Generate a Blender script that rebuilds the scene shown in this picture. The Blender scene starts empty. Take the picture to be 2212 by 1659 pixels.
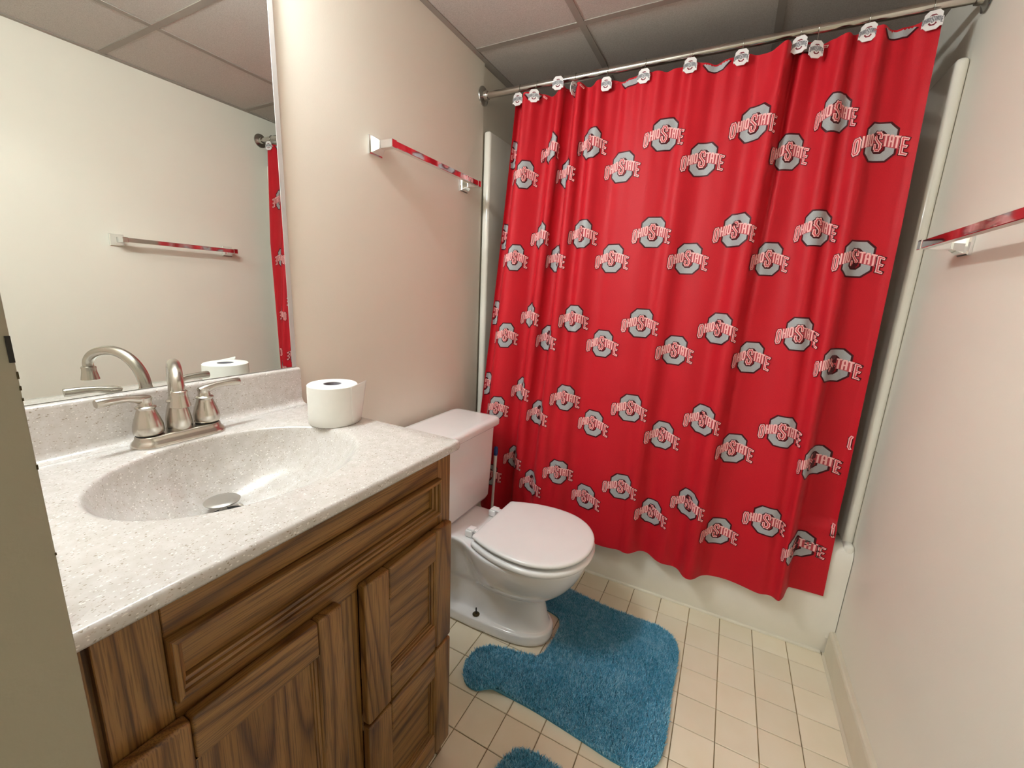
import bpy, bmesh, math, random
import numpy as np
from mathutils import Vector, Matrix
from mathutils.geometry import tessellate_polygon

random.seed(7)
rng = np.random.default_rng(7)
scene = bpy.context.scene
C = scene.collection

# ------------------------------------------------------------------ camera
W = 1.524                       # room width (tub length)
ZC = 2.156                      # ceiling height
cam_d = bpy.data.cameras.new('camera')
cam_d.sensor_width = 36.0
cam_d.lens = 897.645 / 2212 * 36.0
cam_d.clip_start = 0.03
cam = bpy.data.objects.new('camera', cam_d)
C.objects.link(cam)
R_ = Vector((0.8858256, 0.4619427, 0.04383997))
U_ = Vector((-0.13614867, 0.16842891, 0.97626597))
F_ = Vector((-0.44359502, 0.87077015, -0.21209152))
m = Matrix(((R_.x, U_.x, -F_.x, 1.0452), (R_.y, U_.y, -F_.y, -1.6762), (R_.z, U_.z, -F_.z, 1.2262), (0, 0, 0, 1)))
cam.matrix_world = m
scene.camera = cam

# ------------------------------------------------------------------ world / exposure
world = bpy.data.worlds.new('world'); scene.world = world
world.use_nodes = True
world.node_tree.nodes['Background'].inputs[0].default_value = (0.9, 0.85, 0.8, 1)
world.node_tree.nodes['Background'].inputs[1].default_value = 0.05
scene.view_settings.view_transform = 'Standard'
scene.view_settings.look = 'None'
scene.view_settings.gamma = 1.0
scene.view_settings.use_curve_mapping = False
scene.view_settings.exposure = 0.16
BULB_STRENGTH = 256.0
BULB_COLOR = (0.86, 0.955, 1.0)
HALL_FILL_STRENGTH = 46.0  # glow of the added fill lamp in the hall

# ------------------------------------------------------------------ materials
def S(hexs):
    out = []
    for i in (0, 2, 4):
        c = int(hexs[i:i+2], 16) / 255
        out.append(c / 12.92 if c <= .04045 else ((c + .055) / 1.055) ** 2.4)
    return (*out, 1)

class NT:
    def __init__(s, name):
        s.m = bpy.data.materials.new(name); s.m.use_nodes = True
        s.t = s.m.node_tree; s.b = s.t.nodes['Principled BSDF']
    def n(s, typ, **kw):
        nd = s.t.nodes.new(typ)
        for k, v in kw.items():
            if k.startswith('i_'):
                key = k[2:]
                key = int(key) if key.isdigit() else key.replace('_', ' ')
                nd.inputs[key].default_value = v
            else: setattr(nd, k, v)
        return nd
    def l(s, a, b): s.t.links.new(a, b)
    def set(s, **kw):
        for k, v in kw.items(): s.b.inputs[k.replace('_', ' ')].default_value = v
        return s
    def ramp(s, fac, stops):
        r = s.n('ShaderNodeValToRGB')
        el = r.color_ramp.elements
        while len(el) > 1: el.remove(el[0])
        el[0].position = stops[0][0]; el[0].color = stops[0][1]
        for p, c in stops[1:]:
            e = el.new(p); e.color = c
        s.l(fac, r.inputs[0]); return r
    def bump(s, h, strength, dist):
        b = s.n('ShaderNodeBump', i_Strength=strength, i_Distance=dist)
        s.l(h, b.inputs['Height']); s.l(b.outputs[0], s.b.inputs['Normal'])

def simple(name, col, rough=.5, metal=0, vary=.06, scale=12, **kw):
    t = NT(name); t.set(Roughness=rough, Metallic=metal, **kw)
    tc = t.n('ShaderNodeTexCoord'); nz = t.n('ShaderNodeTexNoise', i_Scale=scale, i_Detail=4.0)
    t.l(tc.outputs['Object'], nz.inputs['Vector'])
    a = tuple(max(0, c * (1 - vary)) for c in col[:3]) + (1,); b = tuple(min(1, c * (1 + vary)) for c in col[:3]) + (1,)
    r = t.ramp(nz.outputs['Fac'], [(.3, a), (.7, b)])
    t.l(r.outputs[0], t.b.inputs['Base Color'])
    return t.m

def paint(name, col, bump=.25):
    t = NT(name); t.set(Roughness=.5, Specular_IOR_Level=.35)
    tc = t.n('ShaderNodeTexCoord')
    n1 = t.n('ShaderNodeTexNoise', i_Scale=1.6, i_Detail=3.0)
    t.l(tc.outputs['Object'], n1.inputs['Vector'])
    a = tuple(c * .965 for c in col[:3]) + (1,); b = tuple(min(1, c * 1.03) for c in col[:3]) + (1,)
    r = t.ramp(n1.outputs['Fac'], [(.3, a), (.7, b)])
    t.l(r.outputs[0], t.b.inputs['Base Color'])
    n2 = t.n('ShaderNodeTexNoise', i_Scale=260.0, i_Detail=3.0)
    t.l(tc.outputs['Object'], n2.inputs['Vector'])
    t.bump(n2.outputs['Fac'], bump, .0006)
    return t.m

WALL = S('f2eadb')
m_wall = paint('wall_paint', WALL)
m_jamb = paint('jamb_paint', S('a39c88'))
m_trim = simple('trim_paint', S('ddd2bc'), .4, vary=.03)
m_ceil = None
def ceil_mat():
    t = NT('ceiling_panel'); t.set(Roughness=.85, Specular_IOR_Level=.15)
    tc = t.n('ShaderNodeTexCoord'); n = t.n('ShaderNodeTexNoise', i_Scale=420.0, i_Detail=3.0)
    t.l(tc.outputs['Object'], n.inputs['Vector'])
    r = t.ramp(n.outputs['Fac'], [(.35, S('b9b0a8')), (.6, S('cdc5be'))])
    t.l(r.outputs[0], t.b.inputs['Base Color']); t.bump(n.outputs['Fac'], .4, .001)
    return t.m
m_ceil = ceil_mat()
m_grid = simple('grid_metal', S('9d9389'), .55, vary=.04)
def tile_mat():
    t = NT('floor_tile'); t.set(Roughness=.38)
    oi = t.n('ShaderNodeObjectInfo'); tc = t.n('ShaderNodeTexCoord')
    n = t.n('ShaderNodeTexNoise', i_Scale=9.0, i_Detail=5.0); n.noise_dimensions = '4D'
    t.l(tc.outputs['Object'], n.inputs['Vector']); 
    mu = t.n('ShaderNodeMath', operation='MULTIPLY', i_1=50.0); t.l(oi.outputs['Random'], mu.inputs[0]); t.l(mu.outputs[0], n.inputs['W'])
    r = t.ramp(n.outputs['Fac'], [(.3, S('efe0c4')), (.7, S('f4e8d0'))])
    hs = t.n('ShaderNodeHueSaturation'); mr = t.n('ShaderNodeMapRange', i_3=.955, i_4=1.03)
    t.l(oi.outputs['Random'], mr.inputs[0]); t.l(mr.outputs[0], hs.inputs['Value']); t.l(r.outputs[0], hs.inputs['Color'])
    t.l(hs.outputs[0], t.b.inputs['Base Color'])
    n2 = t.n('ShaderNodeTexNoise', i_Scale=90.0); t.l(tc.outputs['Object'], n2.inputs['Vector']); t.bump(n2.outputs['Fac'], .12, .001)
    return t.m
m_tile = tile_mat()
m_grout = simple('grout', S('9c8661'), .9, vary=.4, scale=9)
m_caulk = simple('caulk', S('f2ead8'), .4)
m_fiber = simple('fiberglass', S('f5efe2'), .16, vary=.02, Coat_Weight=.4, Coat_Roughness=.08)
m_porc = simple('porcelain', S('f6f3f1'), .1, vary=.012, Coat_Weight=.5, Coat_Roughness=.04)
m_seat = simple('seat_plastic', S('f8f6f4'), .22, vary=.012)
m_chrome = simple('chrome', (.82, .82, .82, 1), .06, 1.0, vary=.01)
m_rod = simple('rod_steel', (.56, .54, .50, 1), .2, 1.0, vary=.05)
m_dark = simple('dark_metal', (.02, .018, .016, 1), .5, .6)
m_rust = simple('rusty_brass', S('4a3c22'), .55, .6, vary=.3, scale=120)
m_hole = simple('drain_dark', (.012, .011, .01, 1), .6)
m_white = simple('white_plastic', S('e9e6e0'), .35, vary=.02)
m_blue = simple('blue_plastic', S('1f3f7a'), .4)
m_bulb = NT('bulb_glow'); m_bulb.b.inputs['Base Color'].default_value = (1, .95, .85, 1)
m_bulb.b.inputs['Emission Color'].default_value = (*BULB_COLOR, 1)
m_bulb.b.inputs['Emission Strength'].default_value = BULB_STRENGTH
m_bulb = m_bulb.m
m_hall_fill = NT('hall_fill_glow'); m_hall_fill.b.inputs['Emission Color'].default_value = (*BULB_COLOR, 1); m_hall_fill.b.inputs['Emission Strength'].default_value = HALL_FILL_STRENGTH
m_hall_fill = m_hall_fill.m

def nickel():
    t = NT('brushed_nickel'); t.set(Metallic=1.0, Roughness=.26)
    t.b.inputs['Base Color'].default_value = (.56, .52, .46, 1)
    tc = t.n('ShaderNodeTexCoord'); mp = t.n('ShaderNodeMapping'); mp.inputs['Scale'].default_value = (60, 60, 900)
    n = t.n('ShaderNodeTexNoise', i_Scale=1.0, i_Detail=2.0)
    t.l(tc.outputs['Object'], mp.inputs[0]); t.l(mp.outputs[0], n.inputs['Vector'])
    r = t.ramp(n.outputs['Fac'], [(.3, (.23, .23, .23, 1)), (.7, (.27, .27, .27, 1))]); t.l(r.outputs[0], t.b.inputs['Roughness'])
    return t.m
m_nickel = nickel()
m_satin = simple('satin_nickel', (.62, .60, .56, 1), .38, 1.0, vary=.03)

def mirror_mat():
    t = NT('mirror_silver'); t.set(Metallic=1.0, Roughness=.0)
    t.b.inputs['Base Color'].default_value = (.86, .885, .86, 1)
    return t.m
m_mirror = mirror_mat()
m_medge = simple('mirror_edge', S('c4beb9'), .35, 0, vary=.03)

def stone():
    t = NT('speckled_solid_surface'); t.set(Roughness=.2, Coat_Weight=.35, Coat_Roughness=.1)
    tc = t.n('ShaderNodeTexCoord')
    base = t.n('ShaderNodeTexNoise', i_Scale=60.0, i_Detail=4.0); t.l(tc.outputs['Object'], base.inputs['Vector'])
    rb = t.ramp(base.outputs['Fac'], [(.3, S('c6bfb7')), (.7, S('d4cec9'))])
    cur = rb.outputs[0]
    for sc, thr, col, stretch in ((520, .07, S('a39788'), 1), (400, .04, S('93846f'), 1.2), (480, .07, S('f3efe9'), 1), (330, .035, S('f0ebe4'), 1), (700, .1, S('b9ad9f'), 1)):
        mp = t.n('ShaderNodeMapping'); mp.inputs['Scale'].default_value = (sc, sc * .6 * stretch, sc); mp.inputs['Location'].default_value = (sc * .37, sc * .11, 3)
        t.l(tc.outputs['Object'], mp.inputs[0])
        dn = t.n('ShaderNodeTexNoise', i_Scale=1.2); t.l(mp.outputs[0], dn.inputs['Vector'])
        ad = t.n('ShaderNodeVectorMath', operation='ADD'); t.l(mp.outputs[0], ad.inputs[0]); t.l(dn.outputs['Color'], ad.inputs[1])
        v = t.n('ShaderNodeTexVoronoi', i_Scale=1.0); t.l(ad.outputs[0], v.inputs['Vector'])
        sep = t.n('ShaderNodeSeparateColor'); t.l(v.outputs['Color'], sep.inputs[0])
        lt = t.n('ShaderNodeMath', operation='LESS_THAN', i_1=thr); t.l(sep.outputs[0], lt.inputs[0])
        l2 = t.n('ShaderNodeMath', operation='LESS_THAN', i_1=.42); t.l(v.outputs['Distance'], l2.inputs[0])
        mu = t.n('ShaderNodeMath', operation='MULTIPLY'); t.l(lt.outputs[0], mu.inputs[0]); t.l(l2.outputs[0], mu.inputs[1])
        m7 = t.n('ShaderNodeMath', operation='MULTIPLY', i_1=.8); t.l(mu.outputs[0], m7.inputs[0])
        mx = t.n('ShaderNodeMix', data_type='RGBA'); mx.inputs[7].default_value = col
        t.l(m7.outputs[0], mx.inputs[0]); t.l(cur, mx.inputs[6]); cur = mx.outputs[2]
    t.l(cur, t.b.inputs['Base Color'])
    return t.m
m_stone = stone()

def oak(name, axis):
    t = NT(name); t.set(Roughness=.42, Coat_Weight=.15, Coat_Roughness=.25)
    tc = t.n('ShaderNodeTexCoord'); oi = t.n('ShaderNodeObjectInfo')
    mu = t.n('ShaderNodeMath', operation='MULTIPLY', i_1=37.0); t.l(oi.outputs['Random'], mu.inputs[0])
    off = t.n('ShaderNodeCombineXYZ'); t.l(mu.outputs[0], off.inputs[0]); t.l(mu.outputs[0], off.inputs[1]); t.l(mu.outputs[0], off.inputs[2])
    ad = t.n('ShaderNodeVectorMath', operation='ADD'); t.l(tc.outputs['Object'], ad.inputs[0]); t.l(off.outputs[0], ad.inputs[1])
    # cathedral figure: contour lines of a stretched low noise
    def mapped(al, ac):
        mp = t.n('ShaderNodeMapping'); sc = [ac, ac, ac]; sc[axis] = al
        mp.inputs['Scale'].default_value = sc; t.l(ad.outputs[0], mp.inputs[0]); return mp
    m1 = mapped(.75, 9.0)
    n1 = t.n('ShaderNodeTexNoise', i_Scale=1.0, i_Detail=.6, i_Roughness=.4); t.l(m1.outputs[0], n1.inputs['Vector'])
    k = t.n('ShaderNodeMath', operation='MULTIPLY', i_1=13.0); t.l(n1.outputs['Fac'], k.inputs[0])
    fr = t.n('ShaderNodeMath', operation='FRACT'); t.l(k.outputs[0], fr.inputs[0])
    r1 = t.ramp(fr.outputs[0], [(0, S('5c3812')), (.12, S('7a5323')), (.5, S('946b36')), (.85, S('8a612f')), (1, S('5c3812'))])
    # fine pores
    m2 = mapped(14.0, 620.0)
    n2 = t.n('ShaderNodeTexNoise', i_Scale=1.0, i_Detail=2.0); t.l(m2.outputs[0], n2.inputs['Vector'])
    r2 = t.ramp(n2.outputs['Fac'], [(.38, (.48, .44, .38, 1)), (.52, (1, 1, 1, 1))])
    mx = t.n('ShaderNodeMix', data_type='RGBA', blend_type='MULTIPLY'); mx.inputs[0].default_value = .8
    t.l(r1.outputs[0], mx.inputs[6]); t.l(r2.outputs[0], mx.inputs[7])
    t.l(mx.outputs[2], t.b.inputs['Base Color'])
    t.bump(n2.outputs['Fac'], .15, .0006)
    return t.m
m_oak_h = oak('oak_grain_along', 1)
m_oak_v = oak('oak_grain_upright', 2)

def cloth(name, col, rough=.5):
    t = NT(name); t.set(Roughness=rough, Sheen_Weight=.04, Sheen_Roughness=.4, Specular_IOR_Level=.22)
    tc = t.n('ShaderNodeTexCoord'); n = t.n('ShaderNodeTexNoise', i_Scale=700.0, i_Detail=2.0); t.l(tc.outputs['Object'], n.inputs['Vector'])
    a = tuple(c * .9 for c in col[:3]) + (1,); b = tuple(min(1, c * 1.08) for c in col[:3]) + (1,)
    r = t.ramp(n.outputs['Fac'], [(.3, a), (.7, b)]); t.l(r.outputs[0], t.b.inputs['Base Color'])
    t.bump(n.outputs['Fac'], .08, .0004)
    return t.m
m_curtain = cloth('red_polyester', S('bb1724'), .56)
m_p_dark = cloth('print_maroon', S('470c14'), .5)
m_p_gray = cloth('print_gray', S('a9a9aa'), .5)
m_p_pink = cloth('print_pink', S('f9bdba'), .5)
m_p_rib = cloth('print_ribbon', S('bf4a52'), .5)
m_p_red = cloth('print_red', S('cf4a50'), .5)
m_c_white = simple('charm_white', S('efe9e6'), .35, vary=.02)
m_c_red = simple('charm_maroon', S('7a2530'), .4)
m_c_gray = simple('charm_gray', S('c6c3c4'), .4)
m_c_dk = simple('charm_dark_gray', S('6e6c70'), .4)

def rug_mat():
    t = NT('teal_pile'); t.set(Roughness=.8, Sheen_Weight=.35, Sheen_Roughness=.45)
    t.b.inputs['Sheen Tint'].default_value = (.5, .8, .9, 1)
    at = t.n('ShaderNodeAttribute', attribute_name='shade')
    tc = t.n('ShaderNodeTexCoord')
    n = t.n('ShaderNodeTexNoise', i_Scale=9.0, i_Detail=3.0); t.l(tc.outputs['Object'], n.inputs['Vector'])
    ad = t.n('ShaderNodeMath', operation='ADD'); t.l(at.outputs['Fac'], ad.inputs[0]); t.l(n.outputs['Fac'], ad.inputs[1])
    n3 = t.n('ShaderNodeTexNoise', i_Scale=75.0, i_Detail=2.0); t.l(tc.outputs['Object'], n3.inputs['Vector'])
    a3 = t.n('ShaderNodeMath', operation='ADD'); t.l(ad.outputs[0], a3.inputs[0]); t.l(n3.outputs['Fac'], a3.inputs[1])
    mu = t.n('ShaderNodeMath', operation='MULTIPLY', i_1=.333); t.l(a3.outputs[0], mu.inputs[0])
    r = t.ramp(mu.outputs[0], [(.3, S('3598bc')), (.5, S('72c6e6')), (.7, S('bdeafb'))])
    t.l(r.outputs[0], t.b.inputs['Base Color'])
    return t.m
m_rug = rug_mat()
m_rugback = simple('rug_backing', S('4f93b0'), .9)
m_paper = simple('tissue', S('f3f0e8'), .8, vary=.012, scale=60)
m_core = simple('cardboard', S('8d8790'), .8)

# ------------------------------------------------------------------ helpers
WP = {}
def reg(o, wp): WP[o.name] = Vector(wp)
def put(o, wp, parent=None):
    """place object with world position wp (unrotated parents)"""
    C.objects.link(o)
    if parent is not None:
        o.parent = parent
        o.location = Vector(wp) - WP[parent.name]
    else:
        o.location = wp
    reg(o, wp)
    return o
def tag(o, label=None, cat=None, group=None, kind=None):
    if label: o['label'] = label
    if cat: o['category'] = cat
    if group: o['group'] = group
    if kind: o['kind'] = kind
    return o
def empty(name, loc, label=None, cat=None, group=None, kind=None, parent=None):
    o = bpy.data.objects.new(name, None); o.empty_display_size = .05
    put(o, loc, parent); return tag(o, label, cat, group, kind)
def mk(name, verts, faces, mats, parent=None, smooth=False, mi=None, angle=None):
    v = np.asarray(verts, float); c = (v.min(0) + v.max(0)) / 2
    me = bpy.data.meshes.new(name); me.from_pydata((v - c).tolist(), [], [list(f) for f in faces])
    for mm in (mats if isinstance(mats, (list, tuple)) else [mats]): me.materials.append(mm)
    if mi is not None: me.polygons.foreach_set('material_index', mi)
    me.validate(); me.update()
    if smooth:
        me.shade_smooth()
        if angle: me.set_sharp_from_angle(angle=math.radians(angle))
    o = bpy.data.objects.new(name, me)
    return put(o, c, parent)
def bm_mk(name, bm, mats, parent=None, smooth=False, angle=None):
    bmesh.ops.recalc_face_normals(bm, faces=bm.faces)
    bm.verts.index_update()
    vs = [v.co[:] for v in bm.verts]; fs = [[v.index for v in f.verts] for f in bm.faces]; mi = [f.material_index for f in bm.faces]
    bm.free()
    return mk(name, vs, fs, mats, parent, smooth, mi, angle)
def box_bm(lo, hi, bevel=0, seg=2, bm=None):
    own = bm is None
    b = bmesh.new()
    r = bmesh.ops.create_cube(b, size=1)
    for v in b.verts:
        v.co = Vector([(lo[i] + hi[i]) / 2 + v.co[i] * (hi[i] - lo[i]) for i in range(3)])
    if bevel: bmesh.ops.bevel(b, geom=list(b.edges), offset=bevel, segments=seg, profile=.5, affect='EDGES')
    if own: return b
    join(bm, b)
def join(bm, b):
    me = bpy.data.meshes.new('tmp'); b.to_mesh(me); b.free(); bm.from_mesh(me); bpy.data.meshes.remove(me)
def box(name, lo, hi, mat, parent=None, bevel=0, seg=2):
    return bm_mk(name, box_bm(lo, hi, bevel, seg), mat, parent, smooth=bevel > 0, angle=35 if bevel else None)
def lathe(name, prof, center, mat, parent=None, seg=40, axis='z', cap=True):
    """prof: list of (r, h); revolve about axis through center"""
    vs = []; fs = []
    n = len(prof)
    for i in range(seg):
        a = 2 * math.pi * i / seg
        for r, h in prof:
            p = (r * math.cos(a), r * math.sin(a), h)
            if axis == 'x': p = (h, r * math.cos(a), r * math.sin(a))
            if axis == 'y': p = (r * math.sin(a), h, r * math.cos(a))
            vs.append((center[0] + p[0], center[1] + p[1], center[2] + p[2]))
    for i in range(seg):
        j = (i + 1) % seg
        for k in range(n - 1): fs.append((i * n + k, j * n + k, j * n + k + 1, i * n + k + 1))
    if cap:
        if prof[0][0] > 1e-6: fs.append([i * n for i in range(seg)][::-1])
        if prof[-1][0] > 1e-6: fs.append([i * n + n - 1 for i in range(seg)])
    return mk(name, vs, fs, mat, parent, True, angle=40)
def tube_geo(pts, rad, seg=16, caps=True):
    pts = [Vector(p) for p in pts]; n = len(pts)
    rads = rad if isinstance(rad, (list, tuple)) else [rad] * n
    vs = []; fs = []
    t0 = (pts[1] - pts[0]).normalized()
    up = Vector((0, 0, 1)) if abs(t0.z) < .9 else Vector((0, 1, 0))
    nrm = (up - t0 * up.dot(t0)).normalized()
    for i, p in enumerate(pts):
        t = (pts[min(i + 1, n - 1)] - pts[max(i - 1, 0)]).normalized()
        nrm = (nrm - t * nrm.dot(t)).normalized(); bn = t.cross(nrm)
        for k in range(seg):
            a = 2 * math.pi * k / seg
            vs.append(p + (nrm * math.cos(a) + bn * math.sin(a)) * rads[i])
    for i in range(n - 1):
        for k in range(seg):
            k2 = (k + 1) % seg
            fs.append((i * seg + k, i * seg + k2, (i + 1) * seg + k2, (i + 1) * seg + k))
    if caps:
        fs.append(list(range(seg))[::-1]); fs.append([(n - 1) * seg + k for k in range(seg)])
    return [v[:] for v in vs], fs
def tube(name, pts, rad, mat, parent=None, seg=16):
    v, f = tube_geo(pts, rad, seg); return mk(name, v, f, mat, parent, True, angle=50)
def loft(name, rings, mat, parent=None, cap0=True, cap1=True, smooth=True, angle=None, subsurf=0):
    n = len(rings[0]); vs = [p for r in rings for p in r]; fs = []
    for i in range(len(rings) - 1):
        for k in range(n):
            k2 = (k + 1) % n
            fs.append((i * n + k, i * n + k2, (i + 1) * n + k2, (i + 1) * n + k))
    if cap0: fs.append(list(range(n))[::-1])
    if cap1: fs.append([(len(rings) - 1) * n + k for k in range(n)])
    o = mk(name, vs, fs, mat, parent, smooth, angle=angle)
    if subsurf:
        s = o.modifiers.new('sub', 'SUBSURF'); s.levels = subsurf; s.render_levels = subsurf
    return o

# ------------------------------------------------------------------ structure
YF = -1.583       # inner face of front (doorway) wall
XJ = 0.62         # door opening left edge
YH = -3.2         # hall end
TS, GX, GY = .1114, 1.0595, -.2119

floor = box('floor', (-.02, YF - .12, -.06), (W + .02, .02, -.004), m_grout); tag(floor, kind='structure')
def tile_mesh(sx, sy):
    h = .004; b = .0012
    x, y = sx / 2, sy / 2
    v = [(-x, -y, -h), (x, -y, -h), (x, y, -h), (-x, y, -h), (-x, -y, -b), (x, -y, -b), (x, y, -b), (-x, y, -b),
         (-x + b, -y + b, 0), (x - b, -y + b, 0), (x - b, y - b, 0), (-x + b, y - b, 0)]
    f = [(8, 9, 10, 11)]
    for a in range(4):
        c = (a + 1) % 4
        f += [(a, c, 4 + c, 4 + a), (4 + a, 4 + c, 8 + c, 8 + a)]
    me = bpy.data.meshes.new('tile'); me.from_pydata(v, [], f); me.materials.append(m_tile); me.update(); return me
tcache = {}
gap = .0026
for i in range(-11, 6):
    for j in range(-3, 15):
        x0 = max(GX + i * TS, 0.0) + gap / 2; x1 = min(GX + (i + 1) * TS, W) - gap / 2
        y1 = min(GY - j * TS, 0.012) - gap / 2; y0 = max(GY - (j + 1) * TS, YF - .115) + gap / 2
        if x1 - x0 < .008 or y1 - y0 < .008: continue
        key = (round(x1 - x0, 4), round(y1 - y0, 4))
        if key not in tcache: tcache[key] = tile_mesh(*key)
        o = bpy.data.objects.new('tile', tcache[key])
        put(o, ((x0 + x1) / 2, (y0 + y1) / 2, random.uniform(-.0004, .0003)), floor)

wl = box('wall_left', (-.12, YF - .12, 0), (0, -.004, ZC + .1), m_wall); tag(wl, kind='structure')
wla = box('wall_left_alcove', (-.12, -.004, 0), (-.012, .86, ZC + .1), m_wall); tag(wla, kind='structure')
wr = box('wall_right', (W, YF - .12, 0), (W + .12, .86, ZC + .1), m_wall); tag(wr, kind='structure')
wb = box('wall_back', (-.12, .80, 0), (W + .12, .92, ZC + .1), m_wall); tag(wb, kind='structure')
wf = bmesh.new()
box_bm((0, YF - .118, 0), (XJ - .02, YF, ZC + .1), bm=wf)
box_bm((XJ - .02, YF - .118, 2.05), (1.42, YF, ZC + .1), bm=wf)
box_bm((1.42, YF - .118, 0), (W, YF, ZC + .1), bm=wf)
wf = bm_mk('wall_front', wf, m_wall); tag(wf, kind='structure')
# door frame lining (jamb seen at the left edge of the picture)
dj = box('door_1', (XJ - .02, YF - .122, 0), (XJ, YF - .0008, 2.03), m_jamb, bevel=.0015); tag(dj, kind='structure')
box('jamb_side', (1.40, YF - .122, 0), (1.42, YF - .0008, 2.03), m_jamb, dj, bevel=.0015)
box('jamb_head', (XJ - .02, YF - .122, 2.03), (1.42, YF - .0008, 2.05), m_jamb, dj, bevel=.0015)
sp = box('strike_plate', (XJ - .0005, YF - .0036, 1.166), (XJ + .0008, YF - .0010, 1.184), m_dark, dj)
for z, hgt in ((1.157, .005), (1.148, .003), (1.140, .002), (1.0899, .0035), (1.02, .002)):
    box('paint_chip', (XJ - .002, YF - .0015, z - hgt / 2), (XJ + .0003, YF - .0006, z + hgt / 2), m_rust, dj)
# hall behind the doorway
tag(box('floor_hall', (-.6, YH, -.06), (2.4, YF - .12, -.002), m_tile), kind='structure')
tag(box('wall_hall_back', (-.6, YH - .1, 0), (2.4, YH, 2.4), m_wall), kind='structure')
tag(box('wall_hall_left', (-.7, YH, 0), (-.6, YF - .12, 2.4), m_wall), kind='structure')
tag(box('wall_hall_right', (2.4, YH, 0), (2.5, YF - .12, 2.4), m_wall), kind='structure')
tag(box('wall_hall_front_left', (-.6, YF - .2, 0), (0, YF - .122, 2.4), m_wall), kind='structure')
tag(box('wall_hall_front_right', (W, YF - .2, 0), (2.4, YF - .122, 2.4), m_wall), kind='structure')
tag(box('ceiling_hall', (-.7, YH - .1, 2.35), (2.5, YF - .12, 2.45), m_wall), kind='structure')

hl_ = empty('hall_fill_light', (.42, -2.35, 2.35), 'round white fill lamp added in the unseen hall outside the doorway', 'lamp')  # assumed lamp behind the camera, added to brighten floor and right wall
lathe('fill_lamp_base', [(0, 0), (.17, 0), (.17, -.03), (0, -.03)], (.42, -2.35, 2.349), m_white, hl_, 32)
lathe('fill_lamp_dome', [(.165, -.0305), (.16, -.06), (.13, -.10), (.08, -.125), (0, -.135)], (.42, -2.35, 2.349), m_hall_fill, hl_, 32)
# baseboards
def baseboard(name, x_wall, sgn, y0, y1, h):
    prof = [(0, 0), (.022, 0), (.022, .004), (.017, .012), (.0165, h - .010), (.014, h - .003), (.010, h), (0, h)]
    vs = []; fs = []
    for y in (y0, y1):
        for d, z in prof: vs.append((x_wall + sgn * d, y, z))
    n = len(prof)
    for k in range(n):
        k2 = (k + 1) % n; fs.append((k, k2, n + k2, n + k))
    fs += [list(range(n))[::-1], list(range(n, 2 * n))]
    b = bmesh.new(); bv = [b.verts.new(v) for v in vs]
    for f in fs: b.faces.new([bv[i] for i in f])
    o = bm_mk(name, b, m_trim); return tag(o, kind='structure')
baseboard('baseboard_right', W, -1, YF, -.024, .112)
baseboard('baseboard_left', 0, 1, -.935, -.024, .112)

# ceiling: suspended grid with lay-in panels
ceil = box('ceiling', (-.12, YF - .12, ZC + .03), (W + .12, .92, ZC + .1), m_ceil); tag(ceil, kind='structure')
GTX, GTY, GP, TB = .4465, -.0919, .6096, .024
xs = [-.012, GTX, GTX + GP, W]
ys = [YF, GTY - 2 * GP, GTY - GP, GTY, GTY + GP, .80]
for a in range(len(xs) - 1):
    for b_ in range(len(ys) - 1):
        o = box('ceiling_panel', (xs[a] + .004, ys[b_] + .004, ZC + .0015), (xs[a + 1] - .004, ys[b_ + 1] - .004, ZC + .014), m_ceil, ceil)
for x in xs[1:-1]: box('grid_bar', (x - TB / 2, YF, ZC - .0015), (x + TB / 2, .80, ZC + .0012), m_grid, ceil)
for b_ in range(1, len(ys) - 1):
    for a in range(len(xs) - 1):
        l = xs[a] + (TB / 2 if a else 0); r = xs[a + 1] - (TB / 2 if a < len(xs) - 2 else 0)
        box('grid_bar', (l, ys[b_] - TB / 2, ZC - .0015), (r, ys[b_] + TB / 2, ZC + .0012), m_grid, ceil)
box('wall_angle', (-.012, YF, ZC - .0025), (TB * .9, .80, ZC + .001), m_grid, ceil)
box('wall_angle', (W - TB * .9, YF, ZC - .0025), (W, .80, ZC + .001), m_grid, ceil)
box('wall_angle', (TB * .9, .776, ZC - .0025), (W - TB * .9, .80, ZC + .001), m_grid, ceil)

# ------------------------------------------------------------------ tub and surround
tubE = empty('bathtub', (W / 2, .38, 0), 'off white fiberglass bathtub with moulded shower surround behind the red curtain', 'bathtub')
ap = [(0.0, 0.0), (-.004, .012), (-.018, .06), (-.026, .115), (-.027, .30), (-.030, .385), (-.028, .41), (-.018, .428), (.0, .434), (.07, .434), (.085, .428), (.092, .412), (.12, .16), (.16, .13)]
vs = []; fs = []
NX = 2
for x in (0.002, W - .002):
    for y, z in ap: vs.append((x, y, z))
n = len(ap)
for k in range(n - 1): fs.append((k, n + k, n + k + 1, k + 1))
mk('apron', vs, fs, m_fiber, tubE, True, angle=60)
box('tub_floor', (.004, .15, .10), (W - .004, .70, .132), m_fiber, tubE, bevel=.004)
box('tub_back_rim', (.004, .68, .10), (W - .004, .79, .434), m_fiber, tubE, bevel=.02, seg=4)
box('tub_end_rim', (.004, .09, .10), (.11, .70, .434), m_fiber, tubE, bevel=.02, seg=4)
box('tub_end_rim', (W - .11, .09, .10), (W - .004, .70, .434), m_fiber, tubE, bevel=.02, seg=4)
tub_c = box('caulk_line', (.0, -.013, 0), (W - .024, .0, .0075), m_caulk, tubE, bevel=.0015)
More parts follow.
